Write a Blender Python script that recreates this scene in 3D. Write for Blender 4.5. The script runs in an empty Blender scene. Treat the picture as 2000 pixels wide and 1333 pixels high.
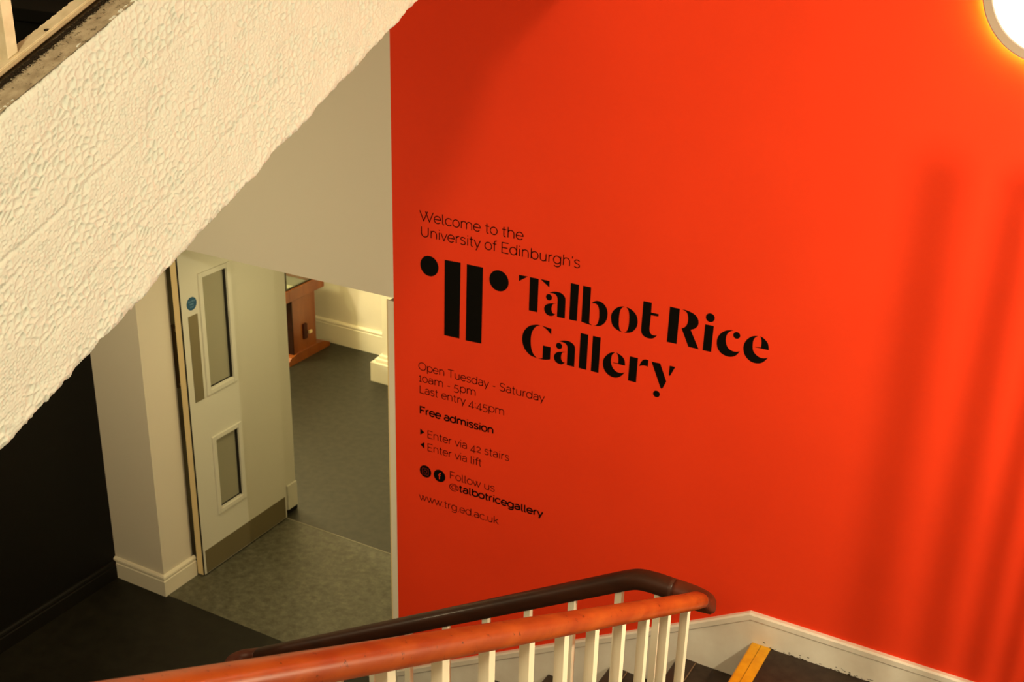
import bpy, bmesh, math, random
import numpy as np
from mathutils import Vector, Matrix
C = bpy.context.scene.collection
PI = math.pi
# ---------------------------------------------------------------- camera, world, lights, exposure
sc = bpy.context.scene
cam_d = bpy.data.cameras.new('camera'); cam = bpy.data.objects.new('camera', cam_d); C.objects.link(cam)
YAW, PIT, ROL = -0.496408, 0.400631, 0.0265985
_f = Vector((math.sin(YAW)*math.cos(PIT), math.cos(YAW)*math.cos(PIT), -math.sin(PIT)))
_r0 = Vector((math.cos(YAW), -math.sin(YAW), 0)); _u0 = _r0.cross(_f)
_r = _r0*math.cos(ROL)+_u0*math.sin(ROL); _u = -_r0*math.sin(ROL)+_u0*math.cos(ROL)
cam.matrix_world = Matrix(((_r.x,_u.x,-_f.x,0),(_r.y,_u.y,-_f.y,0),(_r.z,_u.z,-_f.z,0),(0,0,0,1)))
cam_d.sensor_width = 36; cam_d.lens = 2328.3/2000*36; cam_d.clip_start = .05
cam_d.dof.use_dof = True; cam_d.dof.focus_distance = 2.6; cam_d.dof.aperture_fstop = 11
sc.camera = cam
sc.view_settings.view_transform = 'Standard'; sc.view_settings.look = 'None'
sc.view_settings.gamma = 1; sc.view_settings.use_curve_mapping = False
sc.view_settings.exposure = 0.0
w = bpy.data.worlds.new('world'); sc.world = w; w.use_nodes = True
w.node_tree.nodes['Background'].inputs[0].default_value = (1,.75,.42,1)
w.node_tree.nodes['Background'].inputs[1].default_value = 0.02
WARM = (1,.87,.58)
def light(name, loc, power, size=.1, color=WARM, kind='POINT', target=None, angle=60, blend=.4):
    d = bpy.data.lights.new(name, kind); d.energy = power; d.color = color
    if kind != 'AREA': d.shadow_soft_size = size
    else: d.size = size
    if kind == 'SPOT': d.spot_size = math.radians(angle); d.spot_blend = blend
    o = bpy.data.objects.new(name, d); C.objects.link(o); o.location = loc
    if target is not None: o.rotation_euler = (Vector(target)-Vector(loc)).to_track_quat('-Z','Y').to_euler()
    return o
light('stair_key_light', (.56, 2.55, -1.0), 134, .022)                # inside the globe on the right-hand wall
light('upper_landing_light', (-.4, -1.4, 1.2), 295, .28)              # ceiling globe over the top landing
light('hall_fill_light', (-3.75, 2.3, -1.75), 48, .12, (1,.82,.48))     # added fill for pillar, lintel and hall, with no fitting there
light('passage_downlight', (-3.6, 4.6, -1.905), 10, .6, (1,.84,.46), 'AREA', (-3.7,4.6,-4))
light('gallery_spot', (-4.6, 5.6, -1.3), 165, .02, (1,.88,.52), 'SPOT', (-4.7,7.41,-3.3), 30, .06)   # track spot washing the end of the far wall
light('far_room_light', (-6.6, 5.9, -1.4), 175, .15, (1,.88,.52))
# ---------------------------------------------------------------- helpers
def mat(name, col, rough=.6, spec=.4, metal=0, bump=None, var=None, coat=0, emis=None):
    m = bpy.data.materials.new(name); m.use_nodes = True
    nt = m.node_tree; b = nt.nodes['Principled BSDF']
    b.inputs['Base Color'].default_value = (*col,1); b.inputs['Roughness'].default_value = rough
    b.inputs['Metallic'].default_value = metal; b.inputs['Specular IOR Level'].default_value = spec
    if coat: b.inputs['Coat Weight'].default_value = coat; b.inputs['Coat Roughness'].default_value = .12
    if emis: b.inputs['Emission Color'].default_value = (*emis[:3],1); b.inputs['Emission Strength'].default_value = emis[3]
    tc = nt.nodes.new('ShaderNodeTexCoord')
    if var:      # (scale, low, high, optional stretch)
        n = nt.nodes.new('ShaderNodeTexNoise'); n.inputs['Scale'].default_value = var[0]; n.inputs['Detail'].default_value = 6
        mp = nt.nodes.new('ShaderNodeMapping'); mp.inputs['Scale'].default_value = var[3] if len(var) > 3 else (1,1,1)
        nt.links.new(tc.outputs['Object'], mp.inputs[0]); nt.links.new(mp.outputs[0], n.inputs['Vector'])
        r = nt.nodes.new('ShaderNodeValToRGB'); r.color_ramp.elements[0].position = .32; r.color_ramp.elements[1].position = .68
        r.color_ramp.elements[0].color = (*var[1],1); r.color_ramp.elements[1].color = (*var[2],1)
        nt.links.new(n.outputs['Fac'], r.inputs[0]); nt.links.new(r.outputs[0], b.inputs['Base Color'])
    if bump:     # (scale, strength, distance)
        n = nt.nodes.new('ShaderNodeTexNoise'); n.inputs['Scale'].default_value = bump[0]; n.inputs['Detail'].default_value = 4
        nt.links.new(tc.outputs['Object'], n.inputs['Vector'])
        bp = nt.nodes.new('ShaderNodeBump'); bp.inputs['Strength'].default_value = bump[1]; bp.inputs['Distance'].default_value = bump[2]
        nt.links.new(n.outputs['Fac'], bp.inputs['Height']); nt.links.new(bp.outputs[0], b.inputs['Normal'])
    return m
def speckle(m, base, dark, scale, lo, hi):
    nt = m.node_tree; b = nt.nodes['Principled BSDF']; tc = nt.nodes.new('ShaderNodeTexCoord')
    n = nt.nodes.new('ShaderNodeTexNoise'); n.inputs['Scale'].default_value = scale; n.inputs['Detail'].default_value = 8; n.inputs['Roughness'].default_value = .7
    nt.links.new(tc.outputs['Object'], n.inputs['Vector'])
    r = nt.nodes.new('ShaderNodeValToRGB'); r.color_ramp.elements[0].position = lo; r.color_ramp.elements[1].position = hi
    r.color_ramp.elements[0].color = (*dark,1); r.color_ramp.elements[1].color = (*base,1)
    nt.links.new(n.outputs['Fac'], r.inputs[0])
    old = b.inputs['Base Color'].links
    if old:
        mx = nt.nodes.new('ShaderNodeMix'); mx.data_type = 'RGBA'; mx.blend_type = 'MULTIPLY'; mx.inputs[0].default_value = 1
        nt.links.new(old[0].from_socket, mx.inputs[6]); nt.links.new(r.outputs[0], mx.inputs[7]); nt.links.new(mx.outputs[2], b.inputs['Base Color'])
    else:
        c0 = b.inputs['Base Color'].default_value
        r.color_ramp.elements[1].color = (base[0]*c0[0],base[1]*c0[1],base[2]*c0[2],1); r.color_ramp.elements[0].color = (dark[0]*c0[0],dark[1]*c0[1],dark[2]*c0[2],1)
        nt.links.new(r.outputs[0], b.inputs['Base Color'])
M = dict(
 red=mat('red_vinyl_paint', (.80,.045,.011), .7, .12, bump=(900,.06,.001), var=(1.7,(.75,.042,.009),(.80,.046,.010))),
 cream=mat('cream_wall_paint', (.74,.68,.55), .75, .3, bump=(160,.10,.002)),
 lintelp=mat('off_white_wall_paint', (.70,.66,.56), .7, .3, bump=(120,.10,.002)),
 shadewall=mat('dark_beige_wall_paint', (.30,.25,.19), .8, .2),
 gloss=mat('white_gloss_paint', (.80,.74,.58), .42, .45, bump=(60,.08,.001)),
 skirt=mat('worn_white_skirting_paint', (.78,.70,.56), .45, .45, bump=(70,.10,.001), var=(9,(.74,.68,.58),(.84,.80,.70))),
 doorp=mat('grey_white_door_paint', (.66,.64,.52), .5, .4, bump=(80,.06,.001)),
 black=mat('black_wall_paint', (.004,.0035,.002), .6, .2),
 blackskirt_shade=mat('black_skirting_and_foot_shade', (.006,.005,.003), .6, .2),
 plaster=mat('textured_plaster', (.66,.71,.67), .62, .3, bump=(420,.25,.0012)),
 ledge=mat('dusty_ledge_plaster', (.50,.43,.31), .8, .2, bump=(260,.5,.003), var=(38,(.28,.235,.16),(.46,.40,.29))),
 dirt=mat('ledge_dirt', (.03,.022,.014), .95, .1, bump=(300,.7,.004)),
 railmetal=mat('cream_metal_paint', (.72,.63,.44), .45, .5, bump=(90,.10,.001), var=(30,(.62,.53,.35),(.76,.67,.48))),
 tread=mat('dark_brown_tread_rubber', (.03,.018,.012), .5, .35, var=(26,(.022,.012,.008),(.040,.026,.017)), bump=(300,.15,.001)),
 nosing=mat('dark_nosing_strip', (.038,.022,.014), .5, .4),
 nosline=mat('worn_nosing_line', (.22,.14,.08), .6, .3),
 yellow=mat('yellow_nosing_strip', (.80,.40,.008), .5, .4, var=(30,(.72,.34,.006),(.82,.43,.010))),
 yline=mat('dark_line_in_yellow_nosing', (.25,.13,.01), .7, .2),
 grit=mat('stair_edge_dirt', (.05,.04,.025), .9, .1),
 hallfloor=mat('dark_hall_vinyl', (.02,.017,.011), .5, .25, var=(16,(.008,.0065,.0035),(.014,.012,.007)), bump=(500,.1,.001)),
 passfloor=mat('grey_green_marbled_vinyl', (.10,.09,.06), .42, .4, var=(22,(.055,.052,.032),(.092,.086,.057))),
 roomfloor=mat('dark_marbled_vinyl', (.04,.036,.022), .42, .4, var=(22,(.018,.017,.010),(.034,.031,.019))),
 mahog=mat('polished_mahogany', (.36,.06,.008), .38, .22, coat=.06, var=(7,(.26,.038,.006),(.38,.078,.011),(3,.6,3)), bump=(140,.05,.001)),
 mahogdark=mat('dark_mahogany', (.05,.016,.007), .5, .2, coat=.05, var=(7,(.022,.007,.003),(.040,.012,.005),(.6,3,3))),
 mahogmid=mat('dark_red_mahogany', (.20,.040,.012), .5, .2, var=(9,(.050,.011,.004),(.085,.017,.006))),  # darker red-brown for the handrail turn and scroll, and the stretcher
 ink=mat('black_vinyl_lettering', (.003,.0025,.0015), .75, .06),
 steel=mat('brushed_push_plate', (.30,.26,.16), .42, .5, metal=.75),
 kick=mat('brown_kick_plate', (.20,.165,.085), .5, .5, metal=.35),
 gasket=mat('black_gasket', (.012,.010,.008), .6, .3),
 lipping=mat('varnished_lipping', (.80,.64,.34), .45, .4),
 blue=mat('blue_sign_plastic', (.010,.085,.17), .4, .4),
 signwhite=mat('white_sign_print', (.25,.42,.55), .5, .3),
 handle=mat('bronze_pull_handle', (.26,.19,.09), .4, .5, metal=.3),
 cherry=mat('varnished_cherry_wood', (.36,.11,.022), .35, .5, coat=.3, var=(6,(.22,.050,.006),(.32,.085,.012),(2,2,.4))),
 cabmetal=mat('dark_cabinet_frame_metal', (.05,.042,.025), .4, .5, metal=.5),
 paper=mat('white_exhibit_card', (.85,.84,.76), .6, .3),
 cloth=mat('grey_cabinet_lining', (.30,.30,.30), .9, .1),
 lampwhite=mat('opal_lamp_diffuser', (.9,.9,.85), .4, .4, emis=(1,.93,.75,6.0)),
 lamphalo=mat('lamp_side_glow_strip', (.9,.8,.4), .4, .4, emis=(1,.64,.10,160.0)),
 lampmetal=mat('warm_grey_lamp_rim', (.40,.31,.24), .55, .3, metal=.1),
)
def tex_plank():    # worn dark knots and scratches on the handrail, brushed floor swirls
    speckle(M['mahog'], (1,1,1), (.12,.08,.06), 52, .335, .385)
    speckle(M['mahog'], (1,1,1), (.22,.15,.12), 17, .30, .345)
    speckle(M['plaster'], (1,1,1), (.30,.24,.16), 75, .245, .30)
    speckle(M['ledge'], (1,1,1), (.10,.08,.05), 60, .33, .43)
    speckle(M['passfloor'], (1,1,1), (1.7,1.7,1.7), 40, .35, .62)
tex_plank()
def glass(nm, FROST):
    m = bpy.data.materials.new(nm); m.use_nodes = True; nt = m.node_tree; nt.nodes.clear()
    o = nt.nodes.new('ShaderNodeOutputMaterial'); t = nt.nodes.new('ShaderNodeBsdfTransparent'); t.inputs[0].default_value = (.80,.82,.74,1)
    g = nt.nodes.new('ShaderNodeBsdfGlossy'); g.inputs['Roughness'].default_value = .12
    x = nt.nodes.new('ShaderNodeMixShader'); x.inputs[0].default_value = .10
    nt.links.new(t.outputs[0], x.inputs[1]); nt.links.new(g.outputs[0], x.inputs[2]); d = nt.nodes.new('ShaderNodeBsdfDiffuse'); d.inputs[0].default_value = (.56,.52,.36,1); z = nt.nodes.new('ShaderNodeMixShader'); z.inputs[0].default_value = FROST
    nt.links.new(x.outputs[0], z.inputs[1]); nt.links.new(d.outputs[0], z.inputs[2]); nt.links.new(z.outputs[0], o.inputs[0]); return m
M['glass'] = glass('clear_glass', 0); M['doorglass'] = glass('wired_door_glass', .45)
def tag(o, label=None, cat=None, group=None, kind=None):
    if label: o['label'] = label
    if cat: o['category'] = cat
    if group: o['group'] = group
    if kind: o['kind'] = kind
    return o
def obj(name, bm, m, parent=None, smooth=False, kind=None, label=None):
    me = bpy.data.meshes.new(name)
    if isinstance(bm, bmesh.types.BMesh):
        bmesh.ops.recalc_face_normals(bm, faces=bm.faces[:]); bm.to_mesh(me); bm.free()
    else: me.from_pydata(bm[0], [], bm[1]); me.update()
    for x in (m if isinstance(m, (list, tuple)) else [m]): me.materials.append(x)
    if smooth:
        for p in me.polygons: p.use_smooth = True
    o = bpy.data.objects.new(name, me); C.objects.link(o)
    if parent: o.parent = parent; o.matrix_parent_inverse = Matrix.Translation(parent.location).inverted() if parent.parent is None else parent_inv(parent)
    if kind: o['kind'] = kind
    if label: o['label'] = label
    return o
def parent_inv(p):
    q = p
    while q.parent: q = q.parent
    return Matrix.Identity(4)
def empty(name, loc, *a, **k):
    o = bpy.data.objects.new(name, None); C.objects.link(o); o.location = loc; o.empty_display_size = .1
    return tag(o, *a, **k)
def box(bm, x0, x1, y0, y1, z0, z1, bev=0, mi=0):
    vs = [bm.verts.new((x,y,z)) for x in (x0,x1) for y in (y0,y1) for z in (z0,z1)]
    fs = [bm.faces.new([vs[i] for i in q]) for q in ((0,1,3,2),(4,6,7,5),(0,4,5,1),(2,3,7,6),(0,2,6,4),(1,5,7,3))]
    for f in fs: f.material_index = mi
    if bev:
        es = list({e for f in fs for e in f.edges})
        bmesh.ops.bevel(bm, geom=es, offset=bev, segments=2, affect='EDGES', profile=.6)
    return bm
def bx(*a, **k): return box(bmesh.new(), *a, **k)
def extr(pts, axis, a, b):      # polygon extruded along an axis between a and b
    def P(p, t): return {'x':(t,p[0],p[1]),'y':(p[0],t,p[1]),'z':(p[0],p[1],t)}[axis]
    bm = bmesh.new(); A = [bm.verts.new(P(p,a)) for p in pts]; B = [bm.verts.new(P(p,b)) for p in pts]
    n = len(pts); bm.faces.new(A); bm.faces.new(B[::-1])
    for i in range(n): bm.faces.new((A[i],A[(i+1)%n],B[(i+1)%n],B[i]))
    return bm
def sweep(path, prof, caps=True):    # prof (side, up); mitred sweep keeping the section upright
    path = [Vector(p) for p in path]; rings = []; bm = bmesh.new(); n = len(path)
    for i, p in enumerate(path):
        d0 = (path[i]-path[i-1]).normalized() if i else None; d1 = (path[i+1]-path[i]).normalized() if i < n-1 else None
        t = ((d0 or d1)+(d1 or d0)).normalized(); s = t.cross(Vector((0,0,1))).normalized()
        if d0 and d1:
            h0 = Vector((d0.x,d0.y,0)).normalized(); h1 = Vector((d1.x,d1.y,0)).normalized(); k = 1/max(.5, math.sqrt(max(0,(1+h0.dot(h1))/2)))
        else: k = 1
        u = s.cross(t).normalized()
        pr = prof(i/(n-1)) if callable(prof) else prof
        rings.append([bm.verts.new(p+s*a*k+u*b) for a, b in pr])
    m = len(pr)
    for i in range(n-1):
        for j in range(m): bm.faces.new((rings[i][j],rings[i][(j+1)%m],rings[i+1][(j+1)%m],rings[i+1][j]))
    if caps: bm.faces.new(rings[0]); bm.faces.new(rings[-1][::-1])
    return bm
def lathe(prof, seg=48, axis='z', c=(0,0,0)):
    bm = bmesh.new(); rings = []
    for r, h in prof:
        ring = []
        for k in range(seg):
            a = 2*PI*k/seg; x, y = r*math.cos(a), r*math.sin(a)
            p = {'z':(x,y,h),'y':(x,h,y),'x':(h,x,y)}[axis]
            ring.append(bm.verts.new((p[0]+c[0],p[1]+c[1],p[2]+c[2])))
        rings.append(ring)
    for i in range(len(rings)-1):
        for k in range(seg): bm.faces.new((rings[i][k],rings[i][(k+1)%seg],rings[i+1][(k+1)%seg],rings[i+1][k]))
    if prof[0][0] > 0: bm.faces.new(rings[0])
    if prof[-1][0] > 0: bm.faces.new(rings[-1][::-1])
    bmesh.ops.remove_doubles(bm, verts=bm.verts[:], dist=1e-6)
    return bm
def struct(name, bm, m, parent=None, label=None, smooth=False):
    o = obj(name, bm, m, parent, smooth); 
    if parent is None: o['kind'] = 'structure'
    if label: o['label'] = label
    return o
# ---------------------------------------------------------------- setting
ZF, ZL, YW = -3.963, -2.990, 4.0          # lower floor, half landing, plane of the red wall
XR = -2.756                                # left edge of the red wall
XRIGHT, YBACK, ZTOP = .78, -2.2, 2.2
struct('floor', bx(-4.72, XRIGHT, YBACK, 4.0, ZF-.2, ZF), M['hallfloor'], label='dark vinyl floor of the lower hall')
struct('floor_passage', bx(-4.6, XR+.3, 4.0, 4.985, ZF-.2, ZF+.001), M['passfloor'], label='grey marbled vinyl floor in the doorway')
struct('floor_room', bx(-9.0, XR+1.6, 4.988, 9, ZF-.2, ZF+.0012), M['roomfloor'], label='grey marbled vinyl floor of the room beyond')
struct('trim_1', bx(-4.45, XR+.2, 4.982, 4.992, ZF-.01, ZF+.0022), mat('floor_joint_strip', (.20,.18,.12), .5, .4), label='thin metal joint strip across the floor')
struct('wall_back', bx(XR, XRIGHT, YW, YW+.26, ZF-.1, ZTOP), M['red'], label='orange-red wall with black gallery lettering')
struct('wall_lintel', bx(-4.72, XR, YW, YW+.26, -1.858, ZTOP), M['lintelp'], label='off-white wall over the doorway')
struct('ceiling_passage', bx(-4.6, XR+.3, YW+.26, 5.2, -1.90, -1.80), M['lintelp'])
# pillar left of the doorway
pil = extr([(-4.72,4.0),(-4.33,4.0),(-4.33,4.215),(-4.345,4.242),(-4.380,4.252),(-4.72,4.275)], 'z', ZF, -1.858)
struct('wall_pillar', pil, M['cream'], label='cream pillar left of the doorway')
struct('wall_recess', bx(-4.60, -4.43, 4.275, 5.02, ZF, -1.858), M['cream'], label='shallow recess wall behind the open door')
struct('wall_passage_right', bx(XR+.06, XR+.3, 4.26, 7.0, ZF, -1.858), M['cream'])
struct('wall_left', bx(-4.92, -4.70, YBACK, 4.0, ZF, ZTOP), M['black'], label='black painted wall of the lower hall')
struct('wall_right', bx(XRIGHT, XRIGHT+.2, YBACK, 4.26, ZF, ZTOP), M['shadewall'])
struct('wall_front', bx(-4.92, XRIGHT+.2, YBACK-.2, YBACK, ZF, ZTOP), M['shadewall'])
struct('ceiling', bx(-4.92, XRIGHT+.2, YBACK-.2, YW+.26, ZTOP, ZTOP+.2), M['cream'])
# room beyond
struct('wall_room_back', bx(-9.2, -4.4, 7.41, 7.6, ZF, -.9), M['cream'], label='cream wall of the room beyond the doorway')
struct('wall_room_left', bx(-9.2, -9.0, 4.9, 7.6, ZF, -.9), M['cream'])
struct('wall_room_right', bx(-3.1, -2.9, 7.0, 7.6, ZF, -.9), M['cream'])
struct('ceiling_room', bx(-9.2, -2.4, 5.2, 7.6, -1.0, -.9), M['cream'])
struct('wall_room_front', bx(-9.2, -4.43, 5.02, 5.12, ZF, -.9), M['cream'])
struct('wall_room_head', bx(-4.43, -2.4, 5.12, 5.2, -1.90, -.9), M['cream'])
def skirt_profile(h, t=.018):      # (out, up)
    return [(0,0),(t,0),(t,h-.036),(t-.004,h-.030),(t-.004,h-.022),(t,h-.018),(t-.002,h-.008),(t-.009,h),(0,h)]
def skirt(name, path, h, m, t=.018, label=None, z=ZF):  # horizontal path; 'out' is to the right of travel
    pr = [(a,b) for a, b in skirt_profile(h, t)]
    return struct(name, sweep([(x,y,z) for x, y in path], pr), m, label=label)
skirt('baseboard_pillar', [(-4.70,4.0),(-4.33,4.0),(-4.33,4.236)], .130, M['gloss'], label='white moulded skirting around the pillar foot')
skirt('baseboard_left', [(-4.70,YBACK),(-4.70,3.982)], .115, M['blackskirt_shade'], t=.02, label='black skirting along the black wall')
skirt('baseboard_room', [(-8.9,7.41),(-4.95,7.41)], .20, M['gloss'], t=.03, label='tall white moulded skirting in the room beyond')
# pilaster of the room beyond with its stepped plinth
pb = bmesh.new(); box(pb,-4.93,-3.1,6.99,7.41,ZF,-1.0)
struct('wall_pilaster', pb, M['gloss'], label='white pilaster right of the doorway view')
pb = bmesh.new(); box(pb,-5.005,-3.1,6.93,7.4,ZF,ZF+.165,.006); box(pb,-4.975,-3.1,6.95,7.4,ZF+.165,ZF+.195,.008); box(pb,-4.95,-3.1,6.97,7.4,ZF+.195,ZF+.22,.006); box(pb,-4.955,-4.9,7.2,7.4,ZF+.22,ZF+.36,.006)
struct('baseboard_pilaster', pb, M['gloss'], label='stepped white plinth of the pilaster')
# skirting on the red wall: level, raking with the flight, level again on the landing
XK, ZK, SL = -1.038, -2.851, .572
zlow = ZF+.13; xlow = XK-(ZK-zlow)/SL
top = [(XR,zlow),(xlow,zlow),(XK,ZK),(XRIGHT,ZK)]
base = [(XRIGHT,ZL-.05),(-1.0,ZL-.25),(-2.45,ZF-.01),(XR,ZF-.01)]
board = [(x,z-.004) for x, z in top]
bb = struct('baseboard_back', extr(board+base, 'y', YW-.016, YW), M['skirt'], label='worn white skirting that rakes down beside the stairs')
mp = [(0,-.034),(.018,-.034),(.023,-.029),(.023,-.007),(.017,0),(0,0)]
mo = sweep([(x,YW,z) for x, z in top], mp); obj('moulding', mo, M['skirt'], bb)
# dust gathered along the foot of the skirting
random.seed(5); db = bmesh.new()
for i in range(130):
    x = random.uniform(-1.0,.3); r = random.uniform(.0007,.0022); z = ZL+random.random()**3*.02
    box(db,x-r*2,x+r*2,YW-.0175,YW-.0155,z,z+r)
obj('dust', db, M['grit'], bb, kind='stuff')
# ---------------------------------------------------------------- doors
def bar_ring(bm, x0, x1, y0, y1, z0, z1, t, bev=.003):   # rectangular frame of section t in the plane x0..x1
    box(bm,x0,x1,y0,y0+t,z0,z1,bev); box(bm,x0,x1,y1-t,y1,z0,z1,bev); box(bm,x0,x1,y0+t,y1-t,z0,z0+t,bev); box(bm,x0,x1,y0+t,y1-t,z1-t,z1,bev)
XD0, XD1 = -4.308, -4.263                       # door leaf thickness
DY0, DY1, DZ0, DZ1 = 4.246, 4.985, ZF+.012, -1.915
WIN = [(4.405,4.588,-2.829,-2.186),(4.413,4.592,-3.586,-3.156)]
d = empty('door_1', (-4.285,4.985,ZF), kind='structure'); d['label'] = 'white fire door standing open against the recess'
db = bmesh.new()
ys = [DY0, 4.405, 4.590, DY1]
box(db,XD0,XD1,ys[0],ys[1],DZ0,DZ1); box(db,XD0,XD1,ys[2],ys[3],DZ0,DZ1)
for a, b_ in ((DZ0,-3.586),(-3.156,-2.829),(-2.186,DZ1)): box(db,XD0,XD1,ys[1],ys[2],a,b_)
obj('leaf', db, M['doorp'], d)
obj('lipping', bx(XD0-.001,XD1-.006,DY0-.008,DY0,DZ0,DZ1), M['lipping'], d, label='varnished edge strip of the open door')
obj('seal', bx(XD1-.006,XD1-.0005,DY0-.006,DY0,DZ0,DZ1), M['gasket'], d, label='black seal line down the door edge')
for (y0,y1,z0,z1) in WIN:
    fb = bmesh.new(); bar_ring(fb,XD1-.002,XD1+.010,y0-.026,y1+.034,z0-.036,z1+.030,.027)
    fr = obj('window_frame', fb, M['doorp'], d)
    obj('pane', bx(XD1-.017,XD1-.012,y0,y1,z0,z1), M['doorglass'], fr)
    gb = bmesh.new(); box(gb,XD1-.0118,XD1+.002,y1-.006,y1+.002,z0,z1); box(gb,XD1-.0118,XD1-.004,y0,y1,z0-.001,z0+.003)
    obj('glazing_bead', gb, M['gasket'], fr)
obj('push_plate', bx(XD1,XD1+.0025,4.288,4.357,-2.872,-2.371,.0006), M['steel'], d, label='tall brushed metal push plate')
obj('kick_plate', bx(XD1,XD1+.0025,4.262,4.972,DZ0+.004,-3.800,.0006), M['kick'], d, label='wide brown metal kick plate')
hb = bmesh.new()                                  # the grip stands on the hidden side of the leaf, near its closing edge
for z in (-2.455,-2.775): box(hb,-4.356,-4.308,4.266,4.284,z-.009,z+.009,.004)
box(hb,-4.374,-4.350,4.262,4.286,-2.80,-2.43,.008)
obj('pull_handle', hb, M['handle'], d, label='bronze pull handle behind the door edge')
sg = obj('fire_sign', lathe([(.0365,XD1),(.0365,XD1+.0015),(0,XD1+.0015)],36,'x',(0,4.322,-2.305)), M['blue'], d, label='round blue fire door sign')
jb = bmesh.new(); box(jb,-4.43,-4.296,4.992,5.12,ZF+.03,-1.858); box(jb,-4.43,-4.285,5.03,5.12,ZF+.03,ZF+.20,.004)
struct('trim_2', jb, M['doorp'], label='white door jamb behind the open door')
struct('trim_3', bx(-4.43,-4.29,4.992,5.12,ZF,ZF+.03), M['blackskirt_shade'], label='dark block painted as the shadow at the jamb foot')  # shadow at the jamb foot, put in as a dark block
d2 = empty('door_2', (-2.78,4.99,ZF), kind='structure'); d2['label'] = 'edge of the second door folded back beside the red wall'
obj('leaf', bx(-2.800,-2.758,4.012,4.75,DZ0,-1.885,.004), M['doorp'], d2)
obj('lipping', bx(-2.7905,-2.757,4.002,4.011,DZ0,-1.875,.002), M['cream'], d2)
obj('seal', bx(-2.797,-2.7905,4.004,4.011,DZ0,-1.875), M['lipping'], d2)
# ---------------------------------------------------------------- lower flight and half landing
RISE, GO = .1772, .3028
XN = [-1.014-.3035*k for k in range(4)]; ZN = [ZL,-3.179,-3.351,-3.522]
XN += [XN[3]-.303,XN[3]-.606]; ZN += [-3.669,-3.816]
f1 = empty('stair_flight', (-1.8,3.4,ZF), 'dark flight of stairs going down to the left beside the red wall', 'stairs')
def flight_piece(xn, zn, x_next_back, parent, first=False):
    bm = bmesh.new()
    pts = [(xn,zn-.012),(xn+.004,zn-.003),(xn+.012,zn),(x_next_back,zn),(x_next_back,zn-.03),(xn+.028,zn-.03),(xn+.004,zn-.024)]
    t = obj('tread', extr(pts,'y',2.78,YW-.0165), M['tread'], parent)
    nm = 'yellow' if first else 'nosing'; ln = 'yline' if first else 'nosline'
    W_ = .080
    n = obj('nosing', extr([(xn-.003,zn-.026),(xn-.003,zn-.004),(xn+.003,zn+.003),(xn+W_,zn+.003),(xn+W_,zn+.0005),(xn+.001,zn-.004),(xn+.001,zn-.026)],'y',2.79,YW-.017), M[nm], parent, label='yellow nosing strip on the landing edge' if first else None)
    lb = bmesh.new(); 
    if first: box(lb,xn+.040,xn+.0425,2.79,YW-.017,zn+.0028,zn+.0034)
    else: box(lb,xn+W_-.0015,xn+W_+.0025,2.79,YW-.017,zn+.001,zn+.0036)
    obj('joint_line', lb, M[ln], parent)
for k in range(6):
    back = XN[k-1]+.03 if k else -.9
    if k: flight_piece(XN[k],ZN[k],back,f1)
    zb = ZN[k+1] if k < 5 else ZF
    obj('riser', bx(XN[k]+.024,XN[k]+.0285,2.79,YW-.0165,zb,ZN[k]-.028), M['tread'], f1)
sf = extr([(-.99,ZL-.21),(-.99,ZL-.38),(-2.30,ZF),(-2.50,ZF),(-2.50,ZF+.05)],'y',2.85,YW-.02)
obj('soffit', sf, M['cream'], f1)
sb = extr([(-1.0,ZL+.03),(-.988,ZL+.03),(-.988,ZL-.3),(-1.2,ZL-.3),(-2.42,ZF),(-2.66,ZF),(-2.66,ZF+.10)],'y',2.765,2.815)
obj('outer_string', sb, M['gloss'], f1, label='white outer string of the stairs')
ld = empty('stair_landing', (-.2,3.3,ZL-.2), 'dark brown half landing with a yellow edge strip below the red wall', 'landing')
obj('landing_floor', bx(-.985,XRIGHT-.004,2.66,YW-.0165,ZL-.2,ZL), M['tread'], ld)
n = obj('nosing', extr([(-1.017,ZL-.026),(-1.017,ZL-.004),(-1.011,ZL+.003),(-.934,ZL+.003),(-.934,ZL+.0005),(-1.001,ZL-.001),(-1.001,ZL-.026)],'y',2.79,YW-.0165), M['yellow'], ld, label='yellow nosing strip on the landing edge')
obj('joint_line', bx(-.976,-.9735,2.79,YW-.0166,ZL+.0028,ZL+.0035), M['yline'], ld)
# ---------------------------------------------------------------- middle flight (under the camera) and top landing
f2 = empty('stair_flight', (0,1.6,ZL), 'dark flight of stairs dropping from the viewer to the landing, right of the orange handrail', 'stairs')
Y2 = [2.65-.303*k for k in range(8)]
for k in range(8):
    z = ZL+.174*(k+1); y0 = Y2[k]; yb = Y2[k+1] if k < 7 else Y2[k]-.29
    if k < 7: obj('tread', bx(-.80,XRIGHT-.004,yb-.03,y0+.012,z-.03,z,.004), M['tread'], f2)
    if k < 7: obj('nosing', bx(-.79,XRIGHT-.004,y0-.06,y0+.014,z,z+.003), M['nosing'], f2)
    obj('riser', bx(-.80,XRIGHT-.004,y0-.015,y0,z-.174,z-.03 if k < 7 else z-.03), M['tread'], f2)
obj('outer_string', extr([(2.655,ZL-.3),(2.655,ZL+.08),(2.64,ZL+.09),(.53,-1.55),(.40,-1.55),(.40,-1.9),(.60,-1.9)],'x',-.865,-.80), M['gloss'], f2)
obj('soffit', extr([(2.66,ZL-.2),(2.66,ZL-.02),(.53,-1.66),(.53,-1.9)],'x',-.80,XRIGHT-.004), M['cream'], f2)
struct('floor_top_landing', bx(-4.70,XRIGHT,YBACK,-.20,-1.84,-1.6), M['tread'], label='top landing where the viewer stands')
struct('floor_top_landing_edge', bx(-.865,XRIGHT,-.20,.53,-1.84,-1.6), M['tread'])
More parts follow.
